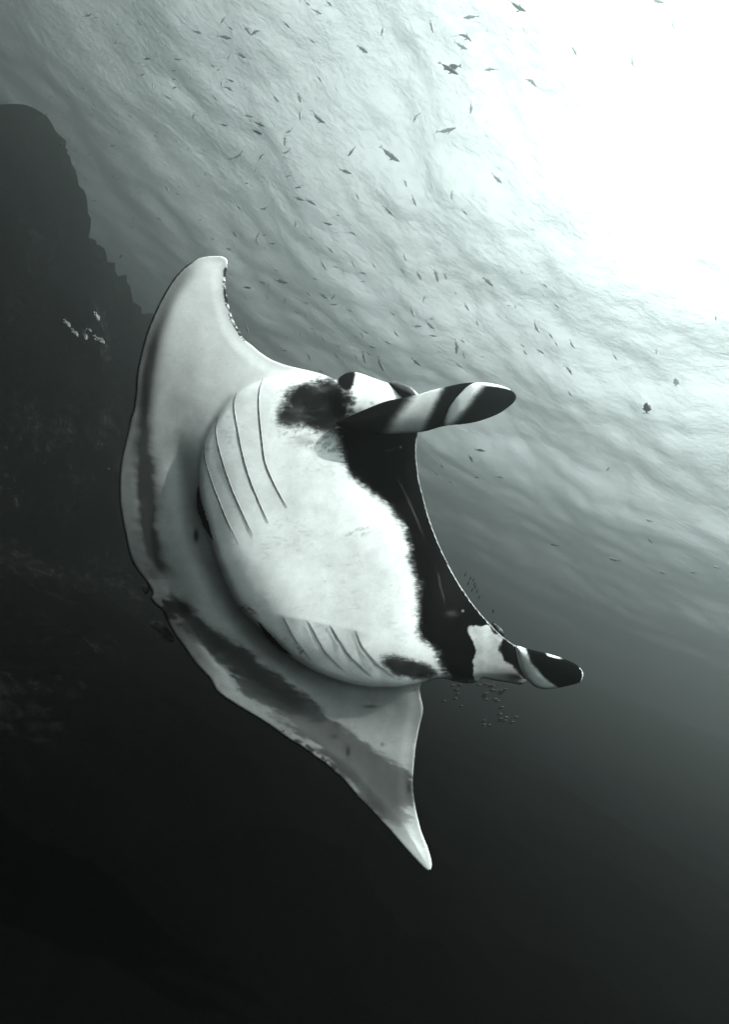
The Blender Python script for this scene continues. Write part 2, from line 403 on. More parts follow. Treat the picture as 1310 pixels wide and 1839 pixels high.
        sp = np.exp(-(((x-610)/22)**2+((y-1016)/4)**2)**1.5); t = t*(1-0.4*sp*sstep(.0, .3, fbm(x*.3, y*1.2, 4, 118)))
        kq = field(g_smudge, hx, y+4*fbm(x, y, 12, 35)); K = np.maximum(K, kq); KT = np.where(kq > .05, .02+.03*np.clip(fbm(x, y*2, 20, 77)+.3, 0, 1), KT)
        km = field(g_mouth, hx, hy); K = np.maximum(K, km); KT = np.where(km > .1, KT*(1-sstep(.1, .5, km))+.003*sstep(.1, .5, km), KT)
        kb = field(g_blotch, hx, hy); kb = kb+kb*(1-kb)*4*(.30*fbm(x*.7, y*1.3, 7, 91, 4, .7)+.2*fbm(x, y, 18, 92))
        K = K*(1-1.0*sstep(.05, .95, kb)); t = np.where(kb > .02, 0.38+.10*fbm(x, y, 9, 3)-.12*sstep(1210, 1150, y)*sstep(870, 900, x), t)
        K = np.where(kb > .02, np.minimum(K, np.clip(1-1.7*kb, 0, 1)), K)
        for L_ in (np.array([(706, 845), (728, 885), (750, 935), (766, 975)], float), np.array([(786, 1020), (791, 1050), (798, 1075), (801, 1092)], float), np.array([(688, 812), (704, 808), (718, 800)], float)):
            q, s_, t_ = segdist(L_, x, y, False); KT = KT+.035*np.exp(-(q/1.3)**2)*sstep(0, .3, t_)*sstep(1, .6, t_)*(K > .9)
        for (cx, cy_, a, b, v) in ((812, 1102, 9, 5, .03), (832, 1097, 1.6, 1.6, .3), (720, 803, 1.6, 1.6, .3), (806, 1060, 30, 60, .004)):
            KT = KT+v*np.exp(-((x-cx)/a)**2-((y-cy_)/b)**2)*(K > .9)
        # scratches and spots
        for (cx, cy_, a, b, v) in ((352, 962, 5, 12, .97), (536, 1331, 18, 3, .0), (665, 1269, 14, 3, .7), (687, 1337, 4, 4, .5), (625, 1350, 4, 9, .6), (570, 1295, 16, 4, .35), (600, 1323, 9, 4, .35), (330, 1088, 14, 16, .55), (734, 1415, 4, 9, .5), (648, 735, 5, 4, .25), (668, 724, 4, 3, .5), (684, 690, 6, 3, .3)):
            q = np.exp(-((((x-cx)/a)**2+((y-cy_)/b)**2))**1.5); t = t*(1-v*q)
        q = np.exp(-((((x-445)/16)**2+((y-1096-.45*(x-445))/7)**2))**2); t = t*(1-.9*q*sstep(.0, .2, fbm(x*.4, y*1.6-x*.7, 5, 45)))
        q = np.exp(-((((x-537)/12)**2+((y-1170)/7)**2))**2); t = t*(1-.7*q*sstep(.05, .2, fbm(x, y, 4, 46)))
        # dark rims: upper part of the leading edge, both trailing edges
        rim = (e < 5.5)*((x > 395)*(y > 480)*(y < 612)*(x < 450))
        t = np.where(rim & (fbm(x, y, 6, 51) > -.22), 0.015, t)
        rim = (e < 2.2)*(((x < 345)*(y < 760))+((x > 380)*(x < 640)*(y > 1240)*(y < 1440)))
        t = np.where(rim, 0.02, t)
        q = (e < 11)*(x > 505)*(x < 612)*(y > 1300); t = np.where(q & (fbm(x, y, 7, 55) > 0.02), 0.05, t)
        # rim-light glint painted along the edge of the mouth
        lip_glint = (e < 1.6)*(y > 785)*(x > 740)*(y < 1165); t = np.where(lip_glint, 0.10, t); K = np.where(lip_glint, 0, K)
        return np.clip(t, 0.003, 0.86), K, KT
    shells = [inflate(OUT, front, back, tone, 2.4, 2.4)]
    # the two cephalic fins: rolled blades, each with the outer turn of the roll lying over the inner one
    def tube(outline, depth, thick, tonef, sm=5.0, backtone=0.006):
        ol = spline(outline, 4); d, _, _ = segdist(ol, _gx, _gy); ins = inside(ol, _gx, _gy)
        half = thick[1]
        h = np.where(ins, np.sqrt(np.clip(1-(1-np.clip(d/half, 0, 1))**2, 0, 1)), 0)
        hb = blur(h, sm)
        def fr(x, y, e):
            hh = np.sqrt(np.clip(1-(1-np.clip(e/half, 0, 1))**2, 0, 1)); w = sstep(2, 14, e)
            return depth(x, y)-thick[0]*(hh*(1-w)+field(hb, x, y)*w)
        def bk(x, y, e):
            hh = np.sqrt(np.clip(1-(1-np.clip(e/half, 0, 1))**2, 0, 1)); return depth(x, y)+thick[0]*.8*hh
        return inflate(outline, fr, bk, tonef, 2.6, 2.6, backtone, 0.3)
    def lin(ax, ay, s, c):                              # signed position across a slanting line
        return lambda x, y: (x-ax)*c+(y-ay)*s
    F1 = [(603,760),(612,755),(650,738),(690,722),(720,715),(752,708),(775,701),(800,695),(835,688),(858,689),(866,705),(850,740),(835,760),(815,763),(795,766),(762,775),(730,778),(690,779),(650,778),(625,772),(610,766)]
    def f1tone(x, y, e):
        n = 3*fbm(x, y, 6, 61)+5*fbm(x, y, 20, 62)
        u = x+0.72*(y-740)-10                            # stripes lean
        edge0 = x+0.55*(y-740)+n
        t = 0.46+0*x; K = 1-np.clip((x+0.75*(y-740)-696)/44, 0, 1)
        K = np.maximum(K, np.clip((x+0.47*(y-740)-764)/26, 0, 1))
        t = t+0.05*fbm(x, y, 10, 63)*(t > .2)
        return np.clip(t, .003, .8), K, x*0+.003
    shells.append(tube(F1, lambda x, y: 3.45+0.04*sstep(620, 730, x)+0.30*(x-730)/255, (0.065, 34), f1tone))
    F1B = [(799,764),(799,752),(802,740),(808,728),(818,714),(830,703),(842,693),(852,688),(868,687),(885,689),(902,693),(916,699),(925,706),(928,713),(924,722),(914,731),(898,742),(880,750),(858,757),(838,761),(818,762)]
    def f1b(x, y, e):
        n = 2.5*fbm(x, y, 5, 64)+4*fbm(x, y, 18, 65)
        s = (x-846)+0.74*(y-726)
        t = 0.80+0*x; K = np.clip((s+16)/30, 0, 1)
        # pale top rim near the tip
        r = (y-(690+0.0*(x)+0.012*np.clip(x-868, 0, 99)**1.65)); k = sstep(4.5, 1.0, r)*sstep(866, 880, x)*sstep(929, 916, x-0.2*r)
        K = K*(1-k)
        return np.clip(t, .003, .82), K, x*0+.003
    shells.append(tube(F1B, lambda x, y: 3.53+0.28*(x-800)/255, (0.06, 30), f1b))
    F2B = [(928,1161),(940,1163),(960,1168),(985,1174),(1010,1182),(1030,1190),(1041,1198),(1048,1208),(1047,1218),(1041,1226),(1020,1232),(1000,1236),(980,1238),(965,1235),(952,1226),(942,1212),(935,1198),(930,1180)]
    def f2b(x, y, e):
        n = 2.0*fbm(x, y, 5, 67)+4*fbm(x, y, 14, 68)
        cxl = 929+16+np.clip((y-1165), 0, 99)**2*0.0095+np.clip(y-1165, 0, 99)*.18  # dark begins right of this line
        t = 0.80+0*x; K = np.clip((x-cxl+n+7)/14, 0, 1)
        k = sstep(-1, 9, (1186+0.30*(x-1000))-y+n*.6)*sstep(975, 988, x+n)*sstep(1020, 1000, x+n); K = K*(1-k)
        e2 = (x > 1042)*(e < 1.6); t = np.where(e2, .4, t); K = np.where(e2, 0, K)
        return np.clip(t, .003, .82), K, x*0+.003
    shells.append(tube(F2B, lambda x, y: 3.72+0.28*(x-930)/255, (0.055, 26), f2b))
    v, f, t = join_shells(shells)
    m = Nodes('manta_skin')
    at_ = m.n('Attribute', attribute_name='tone'); geo = m.n('NewGeometry')
    n1 = m.noise(geo.outputs['Position'], 55, 5, .65); n2 = m.noise(geo.outputs['Position'], 9, 4, .6)
    var = m.math('ADD', m.math('MULTIPLY', n1, 0.22), m.math('MULTIPLY', n2, 0.16)); var = m.math('ADD', var, 0.81)
    bk_ = m.n('Attribute', attribute_name='black'); bt_ = m.n('Attribute', attribute_name='black_tone'); sm = m.n('Attribute', attribute_name='skin_map')
    mp = m.n('Mapping'); mp.inputs['Scale'].default_value = (7, 30, 1); mp.inputs['Rotation'].default_value = (0, 0, math.radians(-12)); m.l(sm.outputs['Vector'], mp.inputs['Vector'])
    hair = m.noise(mp.outputs[0], 1.0, 4, .75, .4)
    mott = m.noise(sm.outputs['Vector'], 9.0, 5, .65, .5)
    off = m.math('ADD', m.math('MULTIPLY', m.math('SUBTRACT', hair, .5), 0.95), m.math('MULTIPLY', m.math('SUBTRACT', mott, .5), 0.8))
    env = m.math('MULTIPLY', m.math('MULTIPLY', bk_.outputs['Fac'], m.math('SUBTRACT', 1.0, bk_.outputs['Fac'])), 4.0, clamp=True)
    sz = m.n('SeparateXYZ'); m.l(sm.outputs['Vector'], sz.inputs[0])
    ksum = m.math('ADD', bk_.outputs['Fac'], m.math('MULTIPLY', m.math('MULTIPLY', off, sz.outputs[2]), env))
    k_ = m.n('MapRange', interpolation_type='SMOOTHSTEP'); k_.inputs[1].default_value = .10; k_.inputs[2].default_value = .85; m.l(ksum, k_.inputs[0])
    mp2 = m.n('Mapping'); mp2.inputs['Scale'].default_value = (5, 16, 1); mp2.inputs['Rotation'].default_value = (0, 0, math.radians(22)); m.l(sm.outputs['Vector'], mp2.inputs['Vector'])
    scar = m.ramp(m.noise(mp2.outputs[0], 1.6, 6, .7, .6), [(.60, 1.0), (.66, .86), (.72, .70)])
    spk = m.ramp(m.noise(sm.outputs['Vector'], 26, 3, .6), [(.66, 1.0), (.74, .72)])
    cloud = m.ramp(m.noise(sm.outputs['Vector'], 1.6, 5, .6, .4), [(.35, .86), (.62, 1.04)])
    base_ = m.math('MULTIPLY', m.math('MULTIPLY', m.math('MULTIPLY', at_.outputs['Fac'], var), m.math('MULTIPLY', scar, spk)), cloud)
    sa = m.math('POWER', base_, .45); sb = m.math('POWER', bt_.outputs['Fac'], .45)
    tone_ = m.math('POWER', m.math('ADD', sa, m.math('MULTIPLY', m.math('SUBTRACT', sb, sa), k_.outputs[0])), 2.2222)
    c = m.n('CombineColor'); m.l(m.math('MULTIPLY', tone_, 0.97), c.inputs[0]); m.l(tone_, c.inputs[1]); m.l(m.math('MULTIPLY', tone_, 0.995), c.inputs[2])
    b = m.bump(m.noise(geo.outputs['Position'], 130, 3, .6), 0.12, 0.003)
    m.principled(c.outputs[0], 0.6, b, 0.0)
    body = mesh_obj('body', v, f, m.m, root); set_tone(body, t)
    # dark parts set on the body
    dk = Nodes('gill_dark'); dk.principled((.012, .013, .013), .8, None, .05)
    soft = Nodes('gill_soft'); soft.principled((.33, .34, .34), .7, None, .1)
    def ribbon(path, w, mat, lift=0.004, name='gill_slit', wf=None):
        p = spline(path, 3, False); n = len(p); tg = np.gradient(p, axis=0); nm = np.stack([-tg[:, 1], tg[:, 0]], 1)/np.hypot(tg[:, 0], tg[:, 1])[:, None]
        s = np.linspace(0, 1, n); ww = w*(np.sin(np.pi*np.clip(s, 0.02, 0.98))**0.35 if wf is None else wf(s))
        ww = ww*(1+0.5*fbm(s*400, s*0, 9, 5))
        L = p+nm*ww[:, None]; Rr = p-nm*ww[:, None]
        q = np.vstack([L, p, Rr]); far = np.full(len(q), 99.0)
        d = front(q[:, 0], q[:, 1], far)-lift
        d[n:2*n] -= 0.0015
        V = at(q[:, 0], q[:, 1], d); fc = []
        for i in range(n-1): fc += [(i, i+1, n+i+1, n+i), (n+i, n+i+1, 2*n+i+1, 2*n+i)]
        return mesh_obj(name, V, np.array(fc), mat, root)
    for g in GILLS_UP: ribbon(g, 0.95, dk.m, 0.002)
    for g in GILLS_LOW: ribbon(g[:3], 0.6, soft.m)
    lens = lambda a, b: (lambda s: np.clip(np.sin(np.pi*s), 0.03, 1))
    o = ribbon([(357,870),(356,888),(359,910),(366,932),(374,952),(383,972)], 5.5, dk.m, .012, wf=lens(0, 0)); o['label'] = 'wide open dark gill slit at the left end of the upper row'
    o = ribbon([(463,1115),(476,1134),(490,1150),(507,1166),(526,1178)], 4.5, dk.m, .012, wf=lens(0, 0)); o['label'] = 'wide open dark gill slit at the left end of the lower row'
    # eye behind the upper cephalic fin
    em = Nodes('eye_dark'); em.principled((.02, .022, .022), .18, None, .5)
    ev, ef, et = inflate([(698,688),(712,686),(726,689),(738,694),(748,702),(753,711),(745,722),(725,716),(706,704)], lambda x, y, e: 3.56-0.04*np.sqrt(np.clip(e/14, 0, 1)), lambda x, y, e: 3.58+0.02*np.clip(e/14, 0, 1), lambda x, y, e: x*0+.02, 2.5, 2.5)
    mesh_obj('eye', ev, ef, em.m, root)
    # a dark lobe on the back showing beside the lower fin, and torn flaps at the tail root
    def flap(name, pts, d0, tn, label=None):
        a, b_, c_ = inflate(pts, lambda x, y, e: d0-0.015*np.clip(e/6, 0, 1)+.01*fbm(x, y, 12, 7), lambda x, y, e: d0+0.01+0*x, lambda x, y, e: np.clip(tn+.25*fbm(x, y, 10, 3), .02, .6), 2.6, 2.6, tn)
        o = mesh_obj(name, a, b_, m.m, root); set_tone(o, c_)
        if label: o['label'] = label
    flap('spiracle_lobe', [(884,1118),(893,1122),(901,1129),(907,1139),(903,1146),(893,1138)], 3.95, .02)
    flap('pelvic_fin', [(254,1052),(262,1050),(268,1052),(268,1062),(263,1068),(257,1062)], 3.08, .35)
    flap('pelvic_fin', [(272,1117),(282,1114),(296,1120),(304,1132),(314,1148),(308,1154),(296,1148),(286,1136),(270,1124)], 3.12, .20, 'torn pale pelvic fin behind the trailing edge')
    # slender tail running away behind the body
    tp = np.array([[292,1072,3.15],[282,1078,3.6],[280,1080,4.2],[281,1081,5.0]]); rr = [0.035, 0.025, 0.014, 0.004]
    c3 = at(tp[:, 0], tp[:, 1], tp[:, 2]); V = []; fc = []
    for i in range(4):
        for k in range(8):
            a = k*math.pi/4; V.append(c3[i]+rr[i]*(math.cos(a)*R+math.sin(a)*U))
    for i in range(3):
        for k in range(8): fc.append((i*8+k, i*8+(k+1) % 8, (i+1)*8+(k+1) % 8, (i+1)*8+k))
    tm = Nodes('tail_skin'); tm.principled((.02, .02, .02), .6, None, .1)
    mesh_obj('tail', V, np.array(fc), tm.m, root)
    # put the empty at the belly's middle, keeping the parts where they are
    loc = Vector(at(560, 950, 3.3)[0]); root.location = loc
    for ch in root.children: ch.matrix_parent_inverse = Matrix.Translation(-loc)
build_manta()

# ------------------------------------------------------------ rock wall on the left; dark slope added below to cut the haze light
def build_reef():
    d1 = ray(655, 1000)[0]; d2 = ray(1310, 1200)[0]
    n = np.cross(d2, d1); n /= np.linalg.norm(n)
    if n[2] < 0: n = -n
    H0 = 2.7
    # height of the slope's plane over the ground position (x, y)
    g = -np.array([n[0], n[1]]); g /= np.hypot(*g)
    def plane(x, y):
        s = g[0]*x+g[1]*y
        return CAM[2]-H0+0.031*np.clip(s, 0, None)**1.5-0.22*np.clip(-s, 0, None)
    crest = [(-420,60,9.5),(-150,150,10.5),(-20,196,11),(40,222,11.5),(74,248,12),(92,300,12.5),(128,370,13.5),(160,440,14.5),(200,487,16),(240,545,18),(285,578,20),(360,660,25),(470,790,32),(600,930,42),(760,1050,60)]
    cp = np.array([at(a, b, c*1.3)[0] for a, b, c in crest])
    m = 48
    seg = []
    for i in range(len(cp)-1):
        for k in range(6): seg.append(cp[i]+(cp[i+1]-cp[i])*k/6)
    cr = np.array(seg+[cp[-1]]); cr[:, 2] -= plane(cr[:, 0], cr[:, 1])       # crest height above the slope
    NR, NA = 330, 760
    r = 0.6*(900/0.6)**(np.linspace(0, 1, NR)); a = np.linspace(0, 2*math.pi, NA, endpoint=False)
    rr, aa = np.meshgrid(r, a, indexing='ij')
    x = rr*np.sin(aa); y = rr*np.cos(aa)
    # denser rays on the side the wall stands on come from warping the angle
    z = np.clip(plane(x, y), -42, -2.5)
    best = np.full(x.shape, 1e9); hh = np.zeros(x.shape); side = np.zeros(x.shape)
    for i in range(len(cr)-1):
        A = cr[i]; B = cr[i+1]; ab = B[:2]-A[:2]; q = ab@ab+1e-9
        t = np.clip(((x-A[0])*ab[0]+(y-A[1])*ab[1])/q, 0, 1)
        dx = x-A[0]-t*ab[0]; dy = y-A[1]-t*ab[1]; dd = np.hypot(dx, dy); k = dd < best
        best[k] = dd[k]; hh[k] = (A[2]+t*(B[2]-A[2]))[k]; side[k] = np.sign(ab[0]*dy-ab[1]*dx)[k]
    cam_side = np.sign((cr[5][:2]-cr[4][:2])[0]*(-cr[4][1])-(cr[5][:2]-cr[4][:2])[1]*(-cr[4][0]))
    near = side == cam_side
    width = np.where(near, 0.62*np.clip(hh, 1, 99)+1.5, 2.2*np.clip(hh, 1, 99)+8)
    prof = np.clip(1-best/width, 0, 1); prof = np.where(near, prof**0.9, prof**1.2)
    wall = np.clip(hh, 0, None)*prof
    edge = np.clip(rr/6, 0.15, 1)
    rough = 0.85*np.abs(fbm(x+3*fbm(x, y, 9, 2), y, 3.6, 41, 6, .6))+0.9*fbm(x, y, 8, 43, 3)
    rough = rough*1.0+0.9*fbm(x, y, 1.5, 45, 5, .65)*(rr < 60)
    z = z+wall+rough*edge*(0.35+0.65*np.clip(wall, 0, 3)/3)*np.clip(60/rr, 0, 1)
    z = np.clip(z, -43.5, -1.2)
    keep = rr < 2.5                                   # the swimming space round the camera stays free
    z = np.where(keep, np.minimum(z, CAM[2]-2.6), z)
    verts = np.stack([x.ravel(), y.ravel(), z.ravel()], 1)
    i = np.arange(NR-1)[:, None]*NA; j = np.arange(NA)[None, :]; j2 = (j+1) % NA
    faces = np.stack([(i+j), (i+j2), (i+NA+j2), (i+NA+j)], -1).reshape(-1, 4)
    verts = np.vstack([verts, [[0, 0, float(z[0].mean())]]])
    mt = Nodes('reef_rock'); geo = mt.n('NewGeometry'); p = geo.outputs['Position']
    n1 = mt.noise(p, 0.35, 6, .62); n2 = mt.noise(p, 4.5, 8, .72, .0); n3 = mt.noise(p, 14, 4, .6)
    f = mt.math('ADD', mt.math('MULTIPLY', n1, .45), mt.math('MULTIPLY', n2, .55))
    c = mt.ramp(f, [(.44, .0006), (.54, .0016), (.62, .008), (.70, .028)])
    sx = mt.n('SeparateXYZ'); mt.l(p, sx.inputs[0])       # lit streaks painted as pale patches on the left reef; near-black slope elsewhere
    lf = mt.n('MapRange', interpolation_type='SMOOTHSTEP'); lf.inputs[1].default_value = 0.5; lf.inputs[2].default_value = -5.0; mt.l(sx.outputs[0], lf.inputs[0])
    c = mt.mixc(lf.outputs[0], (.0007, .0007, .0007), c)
    hgt = mt.math('ADD', n2, mt.math('MULTIPLY', n3, .4))
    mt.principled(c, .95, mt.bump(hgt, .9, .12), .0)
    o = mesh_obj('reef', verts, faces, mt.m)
    bm = bmesh.new(); bm.from_mesh(o.data); bm.verts.ensure_lookup_table(); cc = len(verts)-1
    for k in range(NA): bm.faces.new((bm.verts[cc], bm.verts[(k+1) % NA], bm.verts[k])).smooth = True
    bmesh.ops.recalc_face_normals(bm, faces=bm.faces); bm.to_mesh(o.data); bm.free()
    tag(o, 'dark rocky reef rising on the left with a dark slope added below to dim the haze', kind='structure')
build_reef()

# ------------------------------------------------------------ fish
def fish_mesh(name, bend=0.0, deep=0.22, thick=0.12, fork=1.0, dark=True):
    """a fish of length 1, nose at +x, back at +z; body, tail and fins in one mesh"""
    xs = np.array([.5, .47, .40, .28, .12, -.05, -.2, -.31, -.38]); hs = np.array([.02, .26, .58, .9, 1., .82, .5, .26, .17])
    bendy = lambda x: bend*(0.25-(x-0.05)**2*1.6) if x < .3 else bend*(0.25-.1-(x-.3)*.8)
    V = []; Fc = []; K = 8
    for x, h in zip(xs, hs):
        for k in range(K):
            a = 2*math.pi*k/K; V.append((x, thick*.5*h*math.cos(a)*(0.6 if x < -.3 else 1)+bendy(x), deep*.5*h*math.sin(a)))
    for i in range(len(xs)-1):
        for k in range(K): Fc.append((i*K+k, i*K+(k+1) % K, (i+1)*K+(k+1) % K, (i+1)*K+k))
    Fc.append(tuple(range(K))[::-1]); Fc.append(tuple((len(xs)-1)*K+k for k in range(K)))
    def fin(pts, w):                                     # thin wedge with two sides
        n = len(V); m_ = len(pts)
        for s in (1, -1):
            for (x, z) in pts: V.append((x, bendy(x)+s*w, z))
        Fc.append(tuple(n+i for i in range(m_))); Fc.append(tuple(n+m_+i for i in range(m_))[::-1])
        for i in range(m_): j = (i+1) % m_; Fc.append((n+i, n+m_+i, n+m_+j, n+j))
    d = deep*.5
    fin([(-.36, .03), (-.5, d*1.05*fork), (-.455, .02), (-.43, 0), (-.36, -.01)], .006)
    fin([(-.36, .01), (-.43, 0), (-.455, -.02), (-.5, -d*1.05*fork), (-.36, -.03)], .006)
    fin([(.18, d*.9), (.08, d*1.35), (-.08, d*1.15), (-.25, d*.55), (-.2, d*.4), (0, d*.75)], .005)
    fin([(-.02, -d*.85), (-.1, -d*1.3), (-.26, -d*.5), (-.2, -d*.4)], .005)
    for s in (1, -1):                                    # pectoral fins
        n = len(V); w = thick*.5
        for (x, y, z) in ((.24, s*w*.85, -.02), (.10, s*(w+.09), -.05), (.06, s*(w+.07), -.03), (.17, s*w*.9, .0), (.15, s*(w+.02), -.06)): V.append((x, y+bendy(x), z))
        Fc.append((n, n+1, n+2, n+3)); Fc.append((n+4, n+2, n+1)); Fc.append((n, n+4, n+1)); Fc.append((n+3, n+2, n+4)); Fc.append((n, n+3, n+4))
    me = bpy.data.meshes.new(name); me.from_pydata(V, [], Fc)
    me.polygons.foreach_set('use_smooth', [True]*len(me.polygons)); me.update(); return me
def fish_mat(name, c):
    m = Nodes(name); tc = m.n('TexCoord'); sx = m.n('SeparateXYZ'); m.l(tc.outputs['Object'], sx.inputs[0])
    col = m.ramp(m.math('ADD', m.math('MULTIPLY', sx.outputs[2], 2.2), .5), [(0.15, tuple(min(v*1.6, .8) for v in c)), (.8, c)])
    m.principled(col, .5, None, .15); return m.m
MD = fish_mat('fish_dark', (.045, .05, .05)); MP = fish_mat('fish_pale', (.035, .037, .037)); MB = fish_mat('fish_black', (.013, .013, .013))
M_SL = [fish_mesh('slender_fish', b) for b in (0.0, .35, -.35, .12)]
M_DP = fish_mesh('deep_fish', 0.0, .55, .16); 
for me in M_SL: me.materials.append(MD)
M_PALE = fish_mesh('pale_fish', .1, .5, .16); M_PALE.materials.append(MP); M_DP.materials.append(MB)
M_SMALL = fish_mesh('small_dark_fish', 0.0, .34, .14); M_SMALL.materials.append(MB)
rf = random.Random(11)
def where(x, y):
    col = ('at the far left' if x < 120 else 'left of the upper wing tip' if x < 300 else 'above the upper wing tip' if x < 430 else 'above the gill slits' if x < 520 else 'above the dark shoulder patch' if x < 600 else
           'above the eye' if x < 740 else 'above the striped fin' if x < 920 else 'right of the upper head fin' if x < 1120 else 'near the right edge')
    row = ('at the top edge' if y < 30 else 'just below the top edge' if y < 75 else 'high up' if y < 130 else 'a little lower' if y < 190 else 'level with the reef top' if y < 250 else 'over the middle ripples' if y < 320 else
           'low in the ripples' if y < 390 else 'level with the wing tip' if y < 470 else 'below the wing tip' if y < 560 else 'close over the head' if y < 680 else 'in the pale water' if y < 760 else 'in the grey water' if y < 835 else 'just over the dim water' if y < 900 else 'atop the dim water' if y < 960 else 'in the darkening water' if y < 1000 else 'in the dim water')
    return row+', '+col
def heading(q):
    a = math.degrees(math.atan2(q[1]-q[3], q[2]-q[0])) % 360
    return ('right', 'up-right', 'up', 'up-left', 'left', 'down-left', 'down', 'down-right')[int((a+22.5)//45) % 8]
def put_fish(me, tail, head, depth, label, group, roll=None, squint=None):
    """tail and head give where the two ends show; depth is the distance from the lens"""
    tail = np.array(tail, float); head = np.array(head, float); c = (tail+head)/2
    dz = ray(c[0], c[1])[0][2]
    if dz > 0.02: depth = min(depth, 0.90*(-CAM[2])/dz)
    a = at(tail[0], tail[1], depth)[0]; b = at(head[0], head[1], depth)[0]; ax = b-a; L = np.linalg.norm(ax)
    sq = rf.uniform(-.45, .45) if squint is None else squint
    v = ray(c[0], c[1])[0]; v = v/np.linalg.norm(v)
    ax = ax/L+math.tan(sq)*v; L = L*1.0; ax = Vector(ax).normalized()
    up = Vector((0, 0, 1)); up = (up-ax*up.dot(ax)).normalized()
    side = up.cross(ax).normalized()
    rl = rf.uniform(-.35, .35) if roll is None else roll
    up2 = up*math.cos(rl)+side*math.sin(rl); side2 = up2.cross(ax).normalized()
    o = bpy.data.objects.new('fish', me); COL.objects.link(o)
    p = Vector((a+b)/2); s = L/math.cos(sq)
    o.matrix_world = Matrix(((ax.x*s, side2.x*s, up2.x*s, p.x), (ax.y*s, side2.y*s, up2.y*s, p.y), (ax.z*s, side2.z*s, up2.z*s, p.z), (0, 0, 0, 1)))
    tag(o, label, 'fish', group); return o
# schooling under the surface: (tail x, tail y, head x, head y)
SCHOOL = [(146,30,165,25),(166,32,176,31),(172,20,178,23),(247,18,239,27),(245,33,255,45),(213,69,205,81),(184,88,180,96),(278,107,258,107),(263,116,257,121),(302,79,295,82),(327,106,312,105),(319,126,308,127),(275,145,274,159),(321,156,309,159),(296,171,306,177),(278,187,273,194),(117,169,124,175),(165,192,171,200),(228,203,237,210),(277,248,280,240),(215,232,213,240),(288,236,281,237),
(344,55,363,60),(406,29,396,42),(408,47,419,54),(390,64,416,69),(438,46,450,61),(474,54,450,64),(423,90,444,104),(414,96,409,107),(508,38,522,51),(555,69,567,78),(537,-5,539,5),(547,0,558,10),(558,15,579,26),(585,0,597,12),(640,80,662,96),(376,114,386,121),(344,132,342,143),(398,142,399,157),(399,156,419,164),(405,141,421,147),(570,135,578,148),(381,166,390,180),(351,200,346,214),(438,207,455,210),(394,222,409,226),(452,217,477,227),(450,234,471,245),(489,169,502,184),(535,165,541,186),(540,196,539,216),(527,229,513,238),(560,199,585,221),(514,242,511,262),
(437,272,418,284),(478,274,465,288),(523,266,507,276),(512,302,512,311),(461,301,456,312),(527,313,513,318),(545,335,530,338),(528,354,546,360),(549,358,568,368),(482,371,466,375),(425,367,433,377),(531,393,530,407),(578,398,598,404),(416,413,426,426),(465,417,461,435),(459,428,464,441),(481,437,496,437),(537,427,535,435),(554,426,565,431),(587,442,600,455),(624,416,642,424),(610,304,632,312),(640,346,645,358),(640,262,625,281),(402,445,416,447),(576,466,586,484),(632,466,637,479),(490,483,500,486),
(295,330,303,345),(227,456,213,464),(280,392,291,395),(493,503,517,508),(462,504,479,509),(436,516,452,517),(476,526,480,534),(487,531,479,539),(513,533,511,545),(545,544,556,544),(573,526,590,537),(606,522,594,538),(591,547,607,547),(549,559,550,570),(527,558,540,564),(577,601,585,614),(600,617,612,623),(538,593,541,603),(651,630,658,653),(679,639,690,666),(739,643,757,657),(741,586,759,585),(764,574,782,591),(738,550,745,571),(780,481,788,508),(725,455,731,469),(748,487,758,503),(707,590,718,604),(442,582,446,598),(570,665,582,668),(661,620,675,625),(689,612,703,618),(797,488,803,503),(867,498,887,514),(834,543,843,558),(819,608,820,635),(818,650,832,660),(637,633,641,646),(700,560,711,566),(620,552,634,560),(668,470,676,483),(560,500,572,503),(601,385,612,388),
(685,65,689,48),(773,37,778,57),(861,29,833,32),(817,61,849,75),(817,75,840,88),(897,125,871,126),(1025,78,1038,101),(1138,94,1140,119),(1210,30,1211,50),(943,140,965,156),(847,179,845,204),(755,202,743,220),(785,237,818,230),(725,320,731,337),(740,349,749,371),(689,369,707,387),(813,343,812,359),(883,310,904,330),(830,375,841,386),(683,263,718,290),(650,90,661,95)]
FARR = [(960,575,970,597),(1024,609,1034,626),(1014,655,1028,673),(1100,635,1109,647),(1181,623,1181,637),(1288,562,1288,576),(940,628,948,637),(854,807,871,810),(842,816,850,830),(791,833,797,841),(780,847,788,853),(852,857,863,858),(891,856,906,859),(805,865,815,867),(1098,838,1090,846),(1006,980,990,978),(1115,1008,1094,1002),(1164,966,1174,976),(1296,1021,1281,1017),(1175,937,1160,933),(1254,1030,1240,1027),(1197,1031,1185,1027),(1020,700,1028,712),(985,598,994,608)]
